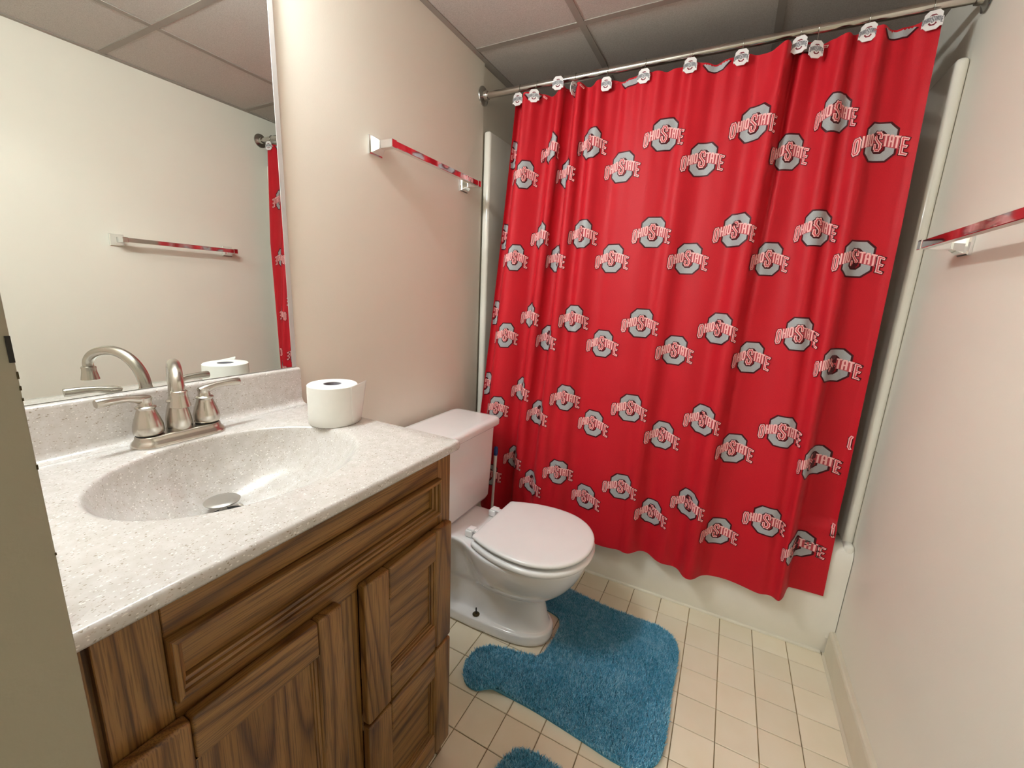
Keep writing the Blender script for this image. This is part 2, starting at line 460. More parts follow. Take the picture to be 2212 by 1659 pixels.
# side panels have a rounded front edge; bottom of the front column sits on the rim
for sx in (0, 1):
    x0, x1 = (-.004, .030) if not sx else (W - .030, W - .0005)
    bmx = box_bm((x0, .008, .43), (x1, .79, 1.904), .012, 4)
    bm_mk('surround_panel', bmx, m_fiber, tubE, True, angle=60)
    xa, xb = (0.0005, .030) if not sx else (W - .030, W - .0005)
    bmx = box_bm((xa, -.024, .07), (xb, .03, .445), .012, 4)
    bm_mk('tub_corner', bmx, m_fiber, tubE, True, angle=60)
box('surround_panel', (.028, .765, .43), (W - .028, .795, 1.904), m_fiber, tubE, bevel=.01, seg=3)

# ------------------------------------------------------------------ curtain rod
ZR, YR = 2.0283, -.0129
rodE = empty('curtain_rod', (W / 2, YR, ZR), 'brushed steel shower curtain rod spanning wall to wall above red curtain', 'curtain rod')
tube('rod', [(.012, YR, ZR), (W - .012, YR, ZR)], .0128, m_rod, rodE, 24)
fl = [(.0, 0), (.036, 0), (.037, .002), (.036, .005), (.024, .009), (.019, .012), (.0175, .022), (.0165, .026), (.0128, .027)]
lathe('flange', [(r, h) for r, h in fl], (.0005, YR, ZR), m_rod, rodE, 32, 'x')
lathe('flange', [(r, -h) for r, h in fl], (W - .0005, YR, ZR), m_rod, rodE, 32, 'x')

# ------------------------------------------------------------------ shower curtain
CU = .1375                                  # cloth spacing between print columns
# x of print columns (top, bottom) measured on the hanging cloth, index 0..12
colx_top = [.165, .243, .352, .408, .494, .622, .761, .893, 1.037, 1.147, 1.237, 1.346, 1.496]
colx_bot = [.040, .150, .236, .345, .476, .600, .752, .870, .997, 1.100, 1.262, 1.382, 1.520]
U0, U1 = -.02, 11.60                       # in column units
ZT, ZB = 1.996, .212
nu, nv = 420, 110
uu = np.linspace(U0, U1, nu)
def interp_cols(tab, u):
    k = np.arange(13); return np.interp(u, k, tab)
def smooth_tab(tab):
    # smooth monotone interpolation
    return np.array(tab)
def fold_curve(t):
    """plan curve of the cloth at height parameter t (0 top .. 1 bottom)"""
    xt = interp_cols(colx_top, uu); xb = interp_cols(colx_bot, uu)
    # gaussian-smooth
    w = np.exp(-.5 * (np.arange(-18, 19) / 8.0) ** 2); w /= w.sum()
    def sm(a):
        p = np.pad(a, 18, mode='reflect', reflect_type='odd'); return np.convolve(p, w, 'valid')
    xt, xb = sm(xt), sm(xb)
    s = t
    x = xt * (1 - s) + xb * s
    du = (uu[1] - uu[0]) * CU
    rho = np.clip(np.gradient(x) / du, .2, .992)
    A = np.sqrt(np.clip(4 * (1 - np.sqrt(np.clip(1 - 1 * (1 - rho), 0, 1))), 0, 3.2))   # ~ inverse of J0
    A = np.minimum(2 * np.sqrt(np.clip(1 - rho, 0, 1)) * 1.02, 1.75)
    ph = 2 * np.pi * (uu * .93 + .22 * np.sin(uu * 1.7 + .6) + .12 * np.sin(uu * 3.1)) + .5 * np.sin(3.2 * t + uu * .8)
    th = A * np.sin(ph)
    y = np.cumsum(np.sin(th)) * du
    # remove drift
    k = np.ones(61) / 61
    drift = np.convolve(np.pad(y, 30, mode='edge'), k, 'valid')
    y = y - drift
    xs_ = np.cumsum(np.cos(th)) * du
    # fine-scale x detail: keep measured low frequency, add fold's own high frequency
    lf = np.convolve(np.pad(xs_, 18, mode='reflect', reflect_type='odd'), w, 'valid')
    x = x + (xs_ - lf)
    # gentle large waves where the cloth is nearly flat
    y = y + (.004 + .010 * t) * np.sin(2 * np.pi * (uu * .42) + 1.0 + .8 * t)
    # small pleats under the hooks, fading downwards
    y = y + .0045 * np.exp(-t * 9) * np.sin(2 * np.pi * uu * 2.6)
    # lapped fold: the front panel ends near column 10.6 and the last strip hangs behind it
    e = 1 / (1 + np.exp(-(uu - (10.90 + .10 * t)) * 26))
    y = y + e * (.003 + .056 * np.clip((t - .30) / .5, 0, 1)) - (1 - e) * .006 * np.clip((t - .3) / .5, 0, 1)
    x = x - .030 * np.clip((t - .2) / .6, 0, 1) * np.exp(-((uu - 10.95) / .35) ** 2)
    # deep pleat near column 2.6 at the top
    g = np.exp(-((uu - 2.62) / .20) ** 2) * np.exp(-t * 1.2)
    y = y - .020 * g + .03 * np.exp(-((uu - 3.05) / .14) ** 2) * np.exp(-t * 2.2)
    y = y + .030 * np.exp(-((uu - 8.72 - .05 * t) / .10) ** 2) * np.exp(-t * 2.6) - .012 * np.exp(-((uu - 8.45) / .14) ** 2) * np.exp(-t * 2.6)
    g2 = np.exp(-((uu - 8.95) / .16) ** 2) * np.exp(-t * 7)
    y = y - .022 * g2 + .02 * np.exp(-((uu - 8.62) / .12) ** 2) * np.exp(-t * 5)
    # turned-in side hem
    y = y - .010 * np.clip((uu - 11.47) / .13, 0, 1) ** 1.5
    return x, y
hook_x = [.178, .2534, .358, .411, .534, .667, .816, .965, 1.117, 1.161, 1.279, 1.415]
GRIDX = np.zeros((nv, nu)); GRIDY = np.zeros((nv, nu)); GRIDZ = np.zeros((nv, nu))
tt = np.linspace(0, 1, nv)
for r_, t in enumerate(tt):
    x, y = fold_curve(t)
    base_y = -.024 - .062 * min(1, t / .75) ** 1.2
    z = ZT + (ZB - ZT) * t
    GRIDX[r_] = x; GRIDY[r_] = y + base_y; GRIDZ[r_] = z
# keep clear of the tub apron
low = GRIDZ < .50
GRIDY = np.where(low, np.minimum(GRIDY, -.040), GRIDY)
# scallop of the top edge between the hooks, and hem undulation
hx = np.array(hook_x)
dist = np.min(np.abs(GRIDX[0][:, None] - hx[None, :]), axis=1)
sag = .012 * np.clip(dist / .07, 0, 1) ** 1.5
hem = .006 * np.sin(uu * 1.15 + .4) + .004 * np.sin(uu * 2.9) + .014 * np.clip((uu - 9.0) / 1.5, 0, 1) + .010 * np.clip((uu - 10.9) / .15, 0, 1) + .012 * np.clip((3 - uu) / 3, 0, 1)
for r_, t in enumerate(tt):
    GRIDZ[r_] -= sag * math.exp(-t * 22)
    GRIDZ[r_] += hem * max(0, (t - .6) / .4) ** 2
verts = np.stack([GRIDX, GRIDY, GRIDZ], -1).reshape(-1, 3)
faces = [(r * nu + c, (r + 1) * nu + c, (r + 1) * nu + c + 1, r * nu + c + 1) for r in range(nv - 1) for c in range(nu - 1)]
curt = mk('shower_curtain', verts, faces, m_curtain, None, True)
tag(curt, 'bright red shower curtain printed with gray block O emblems, hanging in folds', 'shower curtain')

# bilinear sampler on the cloth, u in column units, v in metres below the top
dxu = np.gradient(np.stack([GRIDX, GRIDY, GRIDZ], -1), axis=1); dxv = np.gradient(np.stack([GRIDX, GRIDY, GRIDZ], -1), axis=0)
NRM = np.cross(dxu, dxv); NRM /= np.linalg.norm(NRM, axis=-1, keepdims=True)
flip = np.sign(NRM[:, :, 1:2]); 
if np.median(NRM[:, :, 1]) > 0: NRM = -NRM
GRID = np.stack([GRIDX, GRIDY, GRIDZ], -1)
def cloth_pt(u, z, eps):
    fc = np.clip((u - U0) / (U1 - U0) * (nu - 1), 0, nu - 1.001); fr = np.clip((ZT - z) / (ZT - ZB) * (nv - 1), 0, nv - 1.001)
    c = fc.astype(int); r = fr.astype(int); a = (fc - c)[:, None]; b = (fr - r)[:, None]
    def bi(G): return (G[r, c] * (1 - a) + G[r, c + 1] * a) * (1 - b) + (G[r + 1, c] * (1 - a) + G[r + 1, c + 1] * a) * b
    n = bi(NRM); n /= np.linalg.norm(n, axis=1, keepdims=True)
    return bi(GRID) + n * eps[:, None]

# ---- emblem artwork as flat polygons: (verts2d, faces, layer, material slot)
def chamfer(hw, hh, cx, cy):
    return [(hw, -hh + cy), (hw, hh - cy), (hw - cx, hh), (-hw + cx, hh), (-hw, hh - cy), (-hw, -hh + cy), (-hw + cx, -hh), (hw - cx, -hh)]
def ring_poly(o, i, sub):
    V = []; F = []
    N = len(o)
    for k in range(N):
        for s in range(sub):
            f = s / sub; k2 = (k + 1) % N
            V.append((o[k][0] * (1 - f) + o[k2][0] * f, o[k][1] * (1 - f) + o[k2][1] * f))
            V.append((i[k][0] * (1 - f) + i[k2][0] * f, i[k][1] * (1 - f) + i[k2][1] * f))
    n = N * sub
    for k in range(n):
        k2 = (k + 1) % n; F.append((2 * k, 2 * k2, 2 * k2 + 1, 2 * k + 1))
    return V, F
LET = {
 'O': [[(.25, 0), (0, .15), (0, .85), (.25, 1), (.75, 1), (1, .85), (1, .15), (.75, 0), (.25, 0)]],
 'H': [[(0, 0), (0, 1)], [(1, 0), (1, 1)], [(0, .5), (1, .5)]],
 'I': [[(.5, 0), (.5, 1)]],
 'S': [[(1, .74), (1, .88), (.75, 1), (.25, 1), (0, .86), (0, .68), (1, .34), (1, .14), (.75, 0), (.25, 0), (0, .12), (0, .28)]],
 'T': [[(0, 1), (1, 1)], [(.5, 1), (.5, 0)]],
 'A': [[(0, 0), (0, .8), (.25, 1), (.75, 1), (1, .8), (1, 0)], [(0, .45), (1, .45)]],
 'E': [[(1, 1), (0, 1), (0, 0), (1, 0)], [(0, .5), (.8, .5)]],
}
# letter, centre x, width, height, bottom y, stroke
TXT = [('O', -.0625, .0095, .040, -.033, .0072), ('H', -.0455, .0080, .028, -.0155, .0044), ('I', -.0350, .003, .028, -.0118, .0044), ('O', -.0243, .0080, .028, -.0090, .0044),
       ('S', -.0030, .0135, .046, -.0215, .0082), ('T', .0165, .0085, .028, -.0090, .0044), ('A', .0300, .0080, .028, -.0118, .0044), ('T', .0435, .0085, .028, -.0160, .0044), ('E', .0600, .0095, .040, -.036, .0072)]
def strokes(poly, wd, ext):
    V = []; F = []
    for a, b in zip(poly[:-1], poly[1:]):
        d = np.array(b) - np.array(a); L = np.linalg.norm(d); d /= L; nr = np.array((-d[1], d[0])) * wd / 2
        a2 = np.array(a) - d * ext; b2 = np.array(b) + d * ext
        ns = max(1, int(L / .009)); base = len(V)
        for s in range(ns + 1):
            p = a2 + (b2 - a2) * s / ns; V += [tuple(p + nr), tuple(p - nr)]
        for s in range(ns): F.append((base + 2 * s, base + 2 * s + 1, base + 2 * s + 3, base + 2 * s + 2))
    return V, F
def emblem():
    parts = []
    oO, iO = chamfer(.0385, .0495, .0180, .0180), chamfer(.0180, .0310, .0095, .0095)
    oD, iD = chamfer(.0430, .0542, .0198, .0198), chamfer(.0135, .0265, .0070, .0070)
    def bands(o, i, k):
        for q in range(k):
            f0, f1 = q / k, (q + 1) / k
            lp = lambda f: [(a[0] * (1 - f) + b[0] * f, a[1] * (1 - f) + b[1] * f) for a, b in zip(o, i)]
            yield lp(f0), lp(f1)
    parts.append((*ring_poly(oD, oO, 5), 0, 0))
    parts.append((*ring_poly(iO, iD, 5), 0, 0))
    for o_, i_ in bands(oO, iO, 4): parts.append((*ring_poly(o_, i_, 5), 0, 1))
    for sgn in (-1, 1):                           # pale ribbon behind the small letters
        V = []; F = []
        n_ = 9
        for q in range(n_):
            xx = .006 + (.0505 - .006) * q / (n_ - 1)
            drop = .0105 * (xx / .045) ** 1.6
            V += [(sgn * xx - .003, .0215 - drop), (sgn * xx - .003, .0065 - drop), (sgn * xx - .003, -.0095 - drop)]
            if q: F += [(3 * q - 3, 3 * q - 2, 3 * q + 1, 3 * q), (3 * q - 2, 3 * q - 1, 3 * q + 2, 3 * q + 1)]
        parts.append((V, F, 1, 4))
    for ch, cx, w, h, by, st in TXT:
        cx = cx * .96
        for pl in LET[ch]:
            P = [(cx + (p[0] - .5) * w, by + p[1] * h + (p[0] - .5) * w * (-1.6 * cx / .06) * .25) for p in pl]
            big = ch == 'S' or abs(cx) > .05
            if big: parts.append((*strokes(P, st + .0036, st * .5 + .0018), 1.6, 0))
            parts.append((*strokes(P, st, st * .5), 2.2, 2))
            if big: parts.append((*strokes(P, st * .36, st * .18), 3, 3))
    return parts
EMB = emblem()
def emblem_on_cloth(col, z):
    V = []; F = []; MI = []; EPS = []
    for v, f, lay, mi in EMB:
        b = len(V); V += v; EPS += [.0012 + .0007 * lay] * len(v)
        F += [tuple(i + b for i in q) for q in f]; MI += [mi] * len(f)
    V = np.array(V); u = col + V[:, 0] / CU; zz = z + V[:, 1]
    keep = (u > U0 + .01) & (u < U1 - .01) & (zz < ZT - .004) & (zz > ZB + .004)
    sel = [i for i, q in enumerate(F) if all(keep[k] for k in q)]
    if len(sel) < 6: return
    F = [F[i] for i in sel]; MI = [MI[i] for i in sel]
    used = sorted({k for q in F for k in q}); rm = {k: i for i, k in enumerate(used)}
    P = cloth_pt(u[used], zz[used], np.array(EPS)[used])
    mk('printed_emblem', P, [tuple(rm[k] for k in q) for q in F], [m_p_dark, m_p_gray, m_p_pink, m_p_red, m_p_rib], curt, True, MI)
ROWP = .3235
for col in range(13):
    z0 = (1.787 if col % 2 == 0 else 1.697) + ROWP
    for r_ in range(7):
        z = z0 - r_ * ROWP
        if z < .17: break
        if col == 12 and z > .9: continue
        emblem_on_cloth(col, z)

# ------------------------------------------------------------------ curtain hooks with emblem charms
def flat_emblem(scale):
    V = []; F = []; MI = []; Y = []
    return V, F, MI
CH = .385
def hook(i, x, z, yaw, label):
    yfront = float(np.min(GRIDY[:8, np.argmin(np.abs(GRIDX[2] - x))])) - .004
    yfront = min(yfront, -.034)
    z -= .0045
    root = empty('curtain_hook', (x, yfront, z), label, 'curtain hook', 'emblem curtain hooks on the shower rod')
    ca, sa = math.cos(yaw), math.sin(yaw)
    def P(a, b, d): return (x + a * ca + d * sa, yfront + a * sa - d * ca, z + b)
    # plate: octagon body plus ribbon band, both extruded
    bm = bmesh.new()
    def prism(poly, d0, d1):
        b = bmesh.new(); vs0 = [b.verts.new(P(p[0], p[1], d0)) for p in poly]; vs1 = [b.verts.new(P(p[0], p[1], d1)) for p in poly]
        n = len(poly)
        for k in range(n): b.faces.new((vs0[k], vs0[(k + 1) % n], vs1[(k + 1) % n], vs1[k]))
        b.faces.new(vs0[::-1]); b.faces.new(vs1); bmesh.ops.recalc_face_normals(b, faces=b.faces); join(bm, b)
    k = CH
    prism([(p[0] * k, p[1] * k) for p in chamfer(.0475, .0585, .0215, .0215)], .0, .0030)
    band = [(-.076, -.040), (-.052, -.036), (-.050, -.022), (-.02, -.014), (.02, -.014), (.046, -.023), (.052, -.042), (.076, -.044), (.076, .010), (.05, .018), (.015, .026), (-.015, .026), (-.05, .018), (-.076, .012)]
    prism([(p[0] * k * .72, p[1] * k) for p in band], .0004, .0034)
    bm_mk('charm_plate', bm, m_c_white, root)
    V = []; F = []; MI = []
    def add(v, f, d, mi):
        b = len(V); V.extend(P(p[0] * k, p[1] * k, d) for p in v); F.extend(tuple(q + b for q in t) for t in f); MI.extend([mi] * len(f))
    add(*ring_poly(chamfer(.0215, .0345, .011, .011), chamfer(.013, .026, .007, .007), 1), .0033, 0)
    add([(-.050, -.022), (-.03, -.012), (.03, -.012), (.050, -.024), (.050, .006), (.03, .019), (-.03, .019), (-.050, .008)], [(0, 1, 6, 7), (1, 2, 5, 6), (2, 3, 4, 5)], .0037, 1)
    for ch, cx, w, h, by, st in TXT:
        for pl in LET[ch]:
            add(*strokes([(cx * .78 + (p[0] - .5) * w * .85, by * .7 + p[1] * h * .8) for p in pl], .0036, .0016), .0040, 2)
    mk('charm_print', V, F, [m_c_red, m_c_gray, m_c_dk], root, False, MI)
    # wire: loop over the rod and down to the charm
    pts = []
    for a in np.linspace(-25, 215, 22):
        ar = math.radians(a); pts.append((x, YR + .0145 * math.cos(ar), ZR + .0145 * math.sin(ar)))
    pts.append((x, (YR - .014 + yfront) / 2 - .002, ZR - .022)); pts.append((x, yfront - .0012 + .004, z + .024)); pts.append((x, yfront + .003, z + .004))
    tube('wire_hook', pts, .0013, m_rod, root, 8)
    return root
hook_z = [1.9868, 1.9835, 2.0035, 1.9873, 1.9825, 1.9848, 1.9878, 1.9868, 1.991, 1.9704, 1.9897, 1.9891]
yaws = [0, .35, .1, 1.25, .05, -.05, .05, 0, -.25, .5, -.1, -.2]
hl = ['white emblem curtain hook closest to the left wall on the rod', 'white emblem curtain hook, second from the left wall', 'emblem hook at the left side of the deep pleat, third from left',
      'emblem hook turned edge-on inside the deep left pleat', 'emblem hook just right of the deep left pleat, fifth from left', 'emblem curtain hook sixth from the left wall',
      'emblem curtain hook seventh from the left wall', 'emblem curtain hook eighth from the left wall, near curtain middle', 'emblem hook left of the pinched right pleat, fourth from right',
      'emblem hook in shade behind the pinched right pleat', 'emblem curtain hook second from the right wall', 'emblem curtain hook nearest the right wall at the curtain corner']
for i, (x, z, yw, lb) in enumerate(zip(hook_x, hook_z, yaws, hl)): hook(i, x, z, yw, lb)

# ------------------------------------------------------------------ towel bars
def towel_bar(x_wall, sgn, y0, y1, z, off, label):
    root = empty('towel_bar', (x_wall, (y0 + y1) / 2, z), label, 'towel bar')
    for y in (y0, y1):
        bm = bmesh.new()
        # square escutcheon, flared in two steps
        secs = [(.0006, .0270), (.006, .0265), (.009, .0235), (.013, .0220), (.030, .0125), (.034, .0115)]
        rings = []
        for d, h in secs:
            rings.append([bm.verts.new((x_wall + sgn * d, y + a * h, z + b * h)) for a, b in ((-1, -1), (1, -1), (1, 1), (-1, 1))])
        for r0, r1 in zip(rings[:-1], rings[1:]):
            for k in range(4): bm.faces.new((r0[k], r0[(k + 1) % 4], r1[(k + 1) % 4], r1[k]))
        bm.faces.new(rings[0]); bm.faces.new(rings[-1])
        p = bm_mk('post', bm, m_chrome, root)
        box('post_arm', (min(x_wall + sgn * .032, x_wall + sgn * (off + .010)), y - .0105, z - .0115), (max(x_wall + sgn * .032, x_wall + sgn * (off + .010)), y + .0105, z + .0115), m_chrome, p, bevel=.001, seg=1)
    box('bar', (x_wall + sgn * off - .0085, y0 - .004, z - .0098), (x_wall + sgn * off + .0095, y1 + .012, z + .0098), m_chrome, root, bevel=.0012, seg=1)
    return root
towel_bar(0, 1, -.632, -.150, 1.651, .072, 'square chrome towel bar on the beige wall between mirror and shower curtain')
towel_bar(W, -1, -.738, -.258, 1.388, .080, 'square chrome towel bar on the right wall cut off by the picture edge')

# ------------------------------------------------------------------ vanity cabinet
XF = .5243
vc = empty('vanity_cabinet', (XF / 2, -1.262, 0), 'oak vanity cabinet with one door and two drawers under the speckled sink top', 'cabinet')
Y0, Y1 = -1.578, -.946
ZB0, ZT0 = .084, .8835
box('side_panel', (.005, Y1 - .014, .0), (XF - .019, Y1, ZT0), m_oak_v, vc)
box('side_panel', (.005, Y0, .0), (XF - .019, Y0 + .014, ZT0), m_oak_v, vc)
box('cabinet_bottom', (.005, Y0 + .014, ZB0), (XF - .019, Y1 - .014, ZB0 + .012), m_oak_h, vc)
box('toe_kick', (XF - .085, Y0 + .014, 0), (XF - .072, Y1 - .014, ZB0), m_oak_h, vc)
ffx0 = XF - .019
def fr(name, y0, y1, z0, z1, mat): return box(name, (ffx0, y0, z0), (XF, y1, z1), mat, vc, bevel=.001, seg=1)
fr('face_stile', -.992, Y1, ZB0, ZT0, m_oak_v)
fr('face_stile', -1.555, -1.497, ZB0, ZT0, m_oak_v)
box('filler_strip', (ffx0, Y0, ZB0), (XF, -1.5615, ZT0), m_oak_v, vc)
box('filler_strip', (ffx0 - .004, -1.5615, ZB0), (XF - .012, -1.555, ZT0), m_oak_v, vc)
fr('face_stile', -1.268, -1.222, ZB0, .700, m_oak_v)
fr('face_rail', -1.4965, -.9925, .826, ZT0, m_oak_h)
fr('face_rail', -1.4965, -.9925, .700, .741, m_oak_h)
fr('face_rail', -1.4965, -1.2685, ZB0, .125, m_oak_h)
fr('face_rail', -1.2215, -.9925, ZB0, .125, m_oak_h)
fr('face_rail', -1.2215, -.9925, .385, .425, m_oak_h)
def moulding(name, y0, y1, z0, z1, prof, mat, parent, xb):
    """picture-frame moulding; prof = list of (inset, x offset)"""
    rings = []
    for ins, d in prof:
        rings.append([(xb + d, y0 + ins, z0 + ins), (xb + d, y1 - ins, z0 + ins), (xb + d, y1 - ins, z1 - ins), (xb + d, y0 + ins, z1 - ins)])
    vs = [p for r in rings for p in r]; fs = []
    for i in range(len(rings) - 1):
        for k in range(4): fs.append((4 * i + k, 4 * i + (k + 1) % 4, 4 * i + 4 + (k + 1) % 4, 4 * i + 4 + k))
    b = bmesh.new(); bv = [b.verts.new(v) for v in vs]
    for n_, f in enumerate(fs):
        fc = b.faces.new([bv[i] for i in f]); fc.material_index = n_ % 2
    return bm_mk(name, b, [m_oak_h, m_oak_v], parent)
# fixed false drawer front at the sink: applied moulding round a sunken panel
ff = box('false_front', (XF - .019, -1.497, .7415), (XF - .009, -.992, .8255), m_oak_h, vc)
moulding('moulding', -1.4965, -.9925, .7415, .8255, [(0, -.009), (0, .011), (.0015, .0135), (.006, .0145), (.008, .0115), (.0085, .007), (.012, .005), (.0125, .0), (.016, -.002), (.017, -.009)], m_oak_h, ff, XF)
def panel_front(name, y0, y1, z0, z1, iy0, iy1, iz0, iz1, ph, label=None):
    """frame-and-panel door / drawer front, 20 mm proud of the face frame"""
    xb, xf = XF + .0006, XF + .0205
    root = empty(name, (XF, (y0 + y1) / 2, (z0 + z1) / 2), parent=vc)
    if label: root['label'] = label
    box('stile', (xb, y0, z0), (xf, iy0, z1), m_oak_v, root, bevel=.005, seg=3)
    box('stile', (xb, iy1, z0), (xf, y1, z1), m_oak_v, root, bevel=.005, seg=3)
    box('rail', (xb, iy0 + .0002, iz1), (xf - .0004, iy1 - .0002, z1), m_oak_h, root, bevel=.0045, seg=3)
    box('rail', (xb, iy0 + .0002, z0), (xf - .0004, iy1 - .0002, iz0), m_oak_h, root, bevel=.0045, seg=3)
    box('panel', (xb, iy0 - .004, iz0 - .004), (xb + .0055, iy1 + .004, iz1 + .004), ph, root)
    moulding('panel_moulding', iy0 - .001, iy1 + .001, iz0 - .001, iz1 + .001, [(0, .0170), (.002, .0172), (.0035, .0150), (.004, .0120), (.0075, .0108), (.008, .0080), (.0105, .0072), (.011, .0050)], m_oak_v, root, xb)
    return root
panel_front('drawer', -1.224, -.964, .412, .714, -1.163, -1.021, .475, .645, m_oak_h)
panel_front('drawer', -1.224, -.964, .098, .404, -1.163, -1.021, .160, .335, m_oak_h)
panel_front('door', -1.558, -1.2705, .098, .716, -1.490, -1.316, .170, .654, m_oak_v)

# ------------------------------------------------------------------ vanity top with integral basin
H = .904
top = empty('bathroom_sink', (.28, -1.262, H - .02), 'speckled off white sink top with integral oval basin and backsplash', 'sink')
TX0, TX1, TY0, TY1 = .001, .5545, -1.5815, -.9443
cxy = np.array((.286, -1.2615)); ab = np.array((.176, .2125)); drain = np.array((.200, -1.262)); DEP = .130
NA = 160
# outer boundary: rectangle with a rounded front right corner, sampled by angle about the basin centre
def outer(a):
    d = np.array((math.cos(a), math.sin(a)))
    best = 1e9
    for ax, lim in ((0, TX0), (0, TX1), (1, TY0), (1, TY1)):
        if abs(d[ax]) > 1e-9:
            t = (lim - cxy[ax]) / d[ax]
            if t > 0: best = min(best, t)
    p = cxy + d * best
    r = .012; c = np.array((TX1 - r, TY1 - r))
    if p[0] > c[0] and p[1] > c[1]:
        q = p - c; q = q / max(np.linalg.norm(q), 1e-9) * r; p = c + q
    return p
angs = sorted(set([2 * math.pi * i / NA for i in range(NA)] + [math.atan2(y - cxy[1], x - cxy[0]) % (2 * math.pi) for x in (TX0, TX1) for y in (TY0, TY1)] + [math.atan2(TY1 - .012 * k - cxy[1], TX1 - .012 * (1 - k) - cxy[0]) % (2 * math.pi) for k in (0.15, .3, .7, .85)]))
NA = len(angs)
rings = []
def ell(a, s):
    # point of the basin ellipse in direction a (polar angle about centre)
    d = np.array((math.cos(a), math.sin(a))); t = 1 / math.sqrt((d[0] / ab[0]) ** 2 + (d[1] / ab[1]) ** 2)
    return cxy + d * t * s
for s, z in [(.06, 1.0), (.16, .985), (.28, .955), (.40, .90), (.52, .815), (.64, .71), (.75, .58), (.84, .43), (.905, .285), (.95, .16), (.978, .078), (.996, .028), (1.012, .006), (1.03, 0.0)]:
    rings.append([(*(ell(a, s) + (drain - cxy) * max(0, (1 - s)) ** .8), H - DEP * z) for a in angs])
for f in (.33, .66):
    rings.append([(*(ell(a, 1.03) * (1 - f) + outer(a) * f), H) for a in angs])
def edge(ins, z): 
    out = []
    for a in angs:
        p = outer(a); q = p.copy()
        if p[0] > TX1 - .02: q[0] = p[0] - ins
        if p[1] > TY1 - .015: q[1] = p[1] - ins * .8
        out.append((*q, z))
    return out
rings += [edge(.006, H), edge(.0035, H - .0008), edge(.0014, H - .0028), edge(.0003, H - .006), edge(0, H - .010), edge(.0005, H - .016), edge(.002, H - .0195), edge(.02, H - .0202)]
loft('counter', rings, m_stone, top, cap0=True, cap1=False, angle=None)
# backsplash with coved foot and rounded top edge
bs = [(.001, H - .002), (.001, H + .0985), (.004, H + .0992), (.014, H + .0992), (.0175, H + .0982), (.0195, H + .0958), (.0202, H + .092), (.0205, H + .016), (.0225, H + .009), (.0265, H + .004), (.033, H + .0012), (.041, H + .0002), (.041, H - .002)]
def extr_y(name, prof, y0, y1, mat, parent):
    vs = [(x, y, z) for y in (y0, y1) for x, z in prof]; n = len(prof)
    fs = [(k, (k + 1) % n, n + (k + 1) % n, n + k) for k in range(n)] + [list(range(n))[::-1], list(range(n, 2 * n))]
    b = bmesh.new(); bv = [b.verts.new(v) for v in vs]
    for f in fs: b.faces.new([bv[i] for i in f])
    return bm_mk(name, b, mat, parent, True, angle=40)
extr_y('backsplash', bs, TY0, TY1 - .001, m_stone, top)
zb = H - DEP
dr = lathe('drain', [(.0, -.002), (.031, -.002), (.031, .0012), (.0325, .0022), (.0355, .0018), (.036, .0006), (.036, -.002)], (drain[0], drain[1], zb + .0008), m_nickel, top, 40)
lathe('drain_hole', [(0, .0016), (.0308, .0016), (.0308, .0), (0, 0)], (drain[0], drain[1], zb), m_hole, dr, 32)
stp = lathe('stopper', [(0, .0), (.007, .0), (.007, .016), (.022, .0195), (.0300, .0222), (.0312, .0240), (.0298, .0254), (.018, .0266), (.0, .0272)], (drain[0], drain[1], zb + .002), m_satin, top, 40)

# ------------------------------------------------------------------ faucet
fx, fy = .066, -1.2595
fa = empty('faucet', (fx, fy, H), 'brushed nickel two handle faucet with gooseneck spout on the sink top', 'faucet')
# base plate: stadium footprint with flared foot
def stadium(hx_, hy_, n=24):
    out = []
    for i in range(n):
        a = math.pi * i / (n - 1); out.append((hx_ * math.cos(a), (hy_ - hx_) + hx_ * math.sin(a)))
    for i in range(n):
        a = math.pi + math.pi * i / (n - 1); out.append((hx_ * math.cos(a), -(hy_ - hx_) + hx_ * math.sin(a)))
    return out
rg = []
for ins, z in ((.0, .0003), (.0, .004), (.0015, .0075), (.005, .011), (.0075, .015), (.0082, .019), (.010, .0208), (.014, .0215)):
    rg.append([(fx + p[0], fy + p[1], H + z) for p in stadium(.034 - ins, .0825 - ins)])
loft('base_plate', rg, m_nickel, fa, angle=40)
bell = [(.0, 0), (.0215, 0), (.0235, .002), (.0245, .008), (.0238, .018), (.0205, .030), (.0165, .042), (.0145, .049), (.0148, .0505), (.0165, .052), (.0168, .054), (.0150, .0558), (.0118, .057), (.0108, .062), (.0112, .068), (.0125, .072), (.0, .074)]
for s in (-1, 1):
    y = fy + s * .0515
    hb = lathe('handle_body', bell, (fx, y, H + .0235), m_nickel, fa, 36)
    lathe('gasket', [(0, 0), (.0212, 0), (.0212, .0026), (0, .0026)], (fx, y, H + .0212), m_dark, hb, 32)
    d = Vector((.10 if s < 0 else .02, s, 0)).normalized()
    base = Vector((fx, y, H + .0235 + .066))
    pts = [base - d * .008 + Vector((0, 0, .001)), base + d * .002 + Vector((0, 0, .003)), base + d * .014 + Vector((0, 0, .0065)), base + d * .026 + Vector((0, 0, .0095)), base + d * .042 + Vector((0, 0, .0105)), base + d * .056 + Vector((0, 0, .0105)), base + d * .070 + Vector((0, 0, .0100)), base + d * .073 + Vector((0, 0, .0099))]
    tube('lever', pts, [.0085, .0098, .0080, .0066, .0070, .0080, .0086, .0078], m_nickel, hb, 20)
body = [(.0, 0), (.0215, 0), (.0225, .002), (.0228, .010), (.0215, .024), (.0185, .040), (.0150, .052), (.0145, .056), (.0168, .0575), (.0175, .0595), (.0165, .0615), (.0138, .063), (.0122, .070), (.0, .071)]
spb = lathe('spout_body', body, (fx, fy, H + .0205), m_nickel, fa, 36)
sd = Vector((.934, -.357, 0)); RA = .0640; z0 = H + .0205 + .066
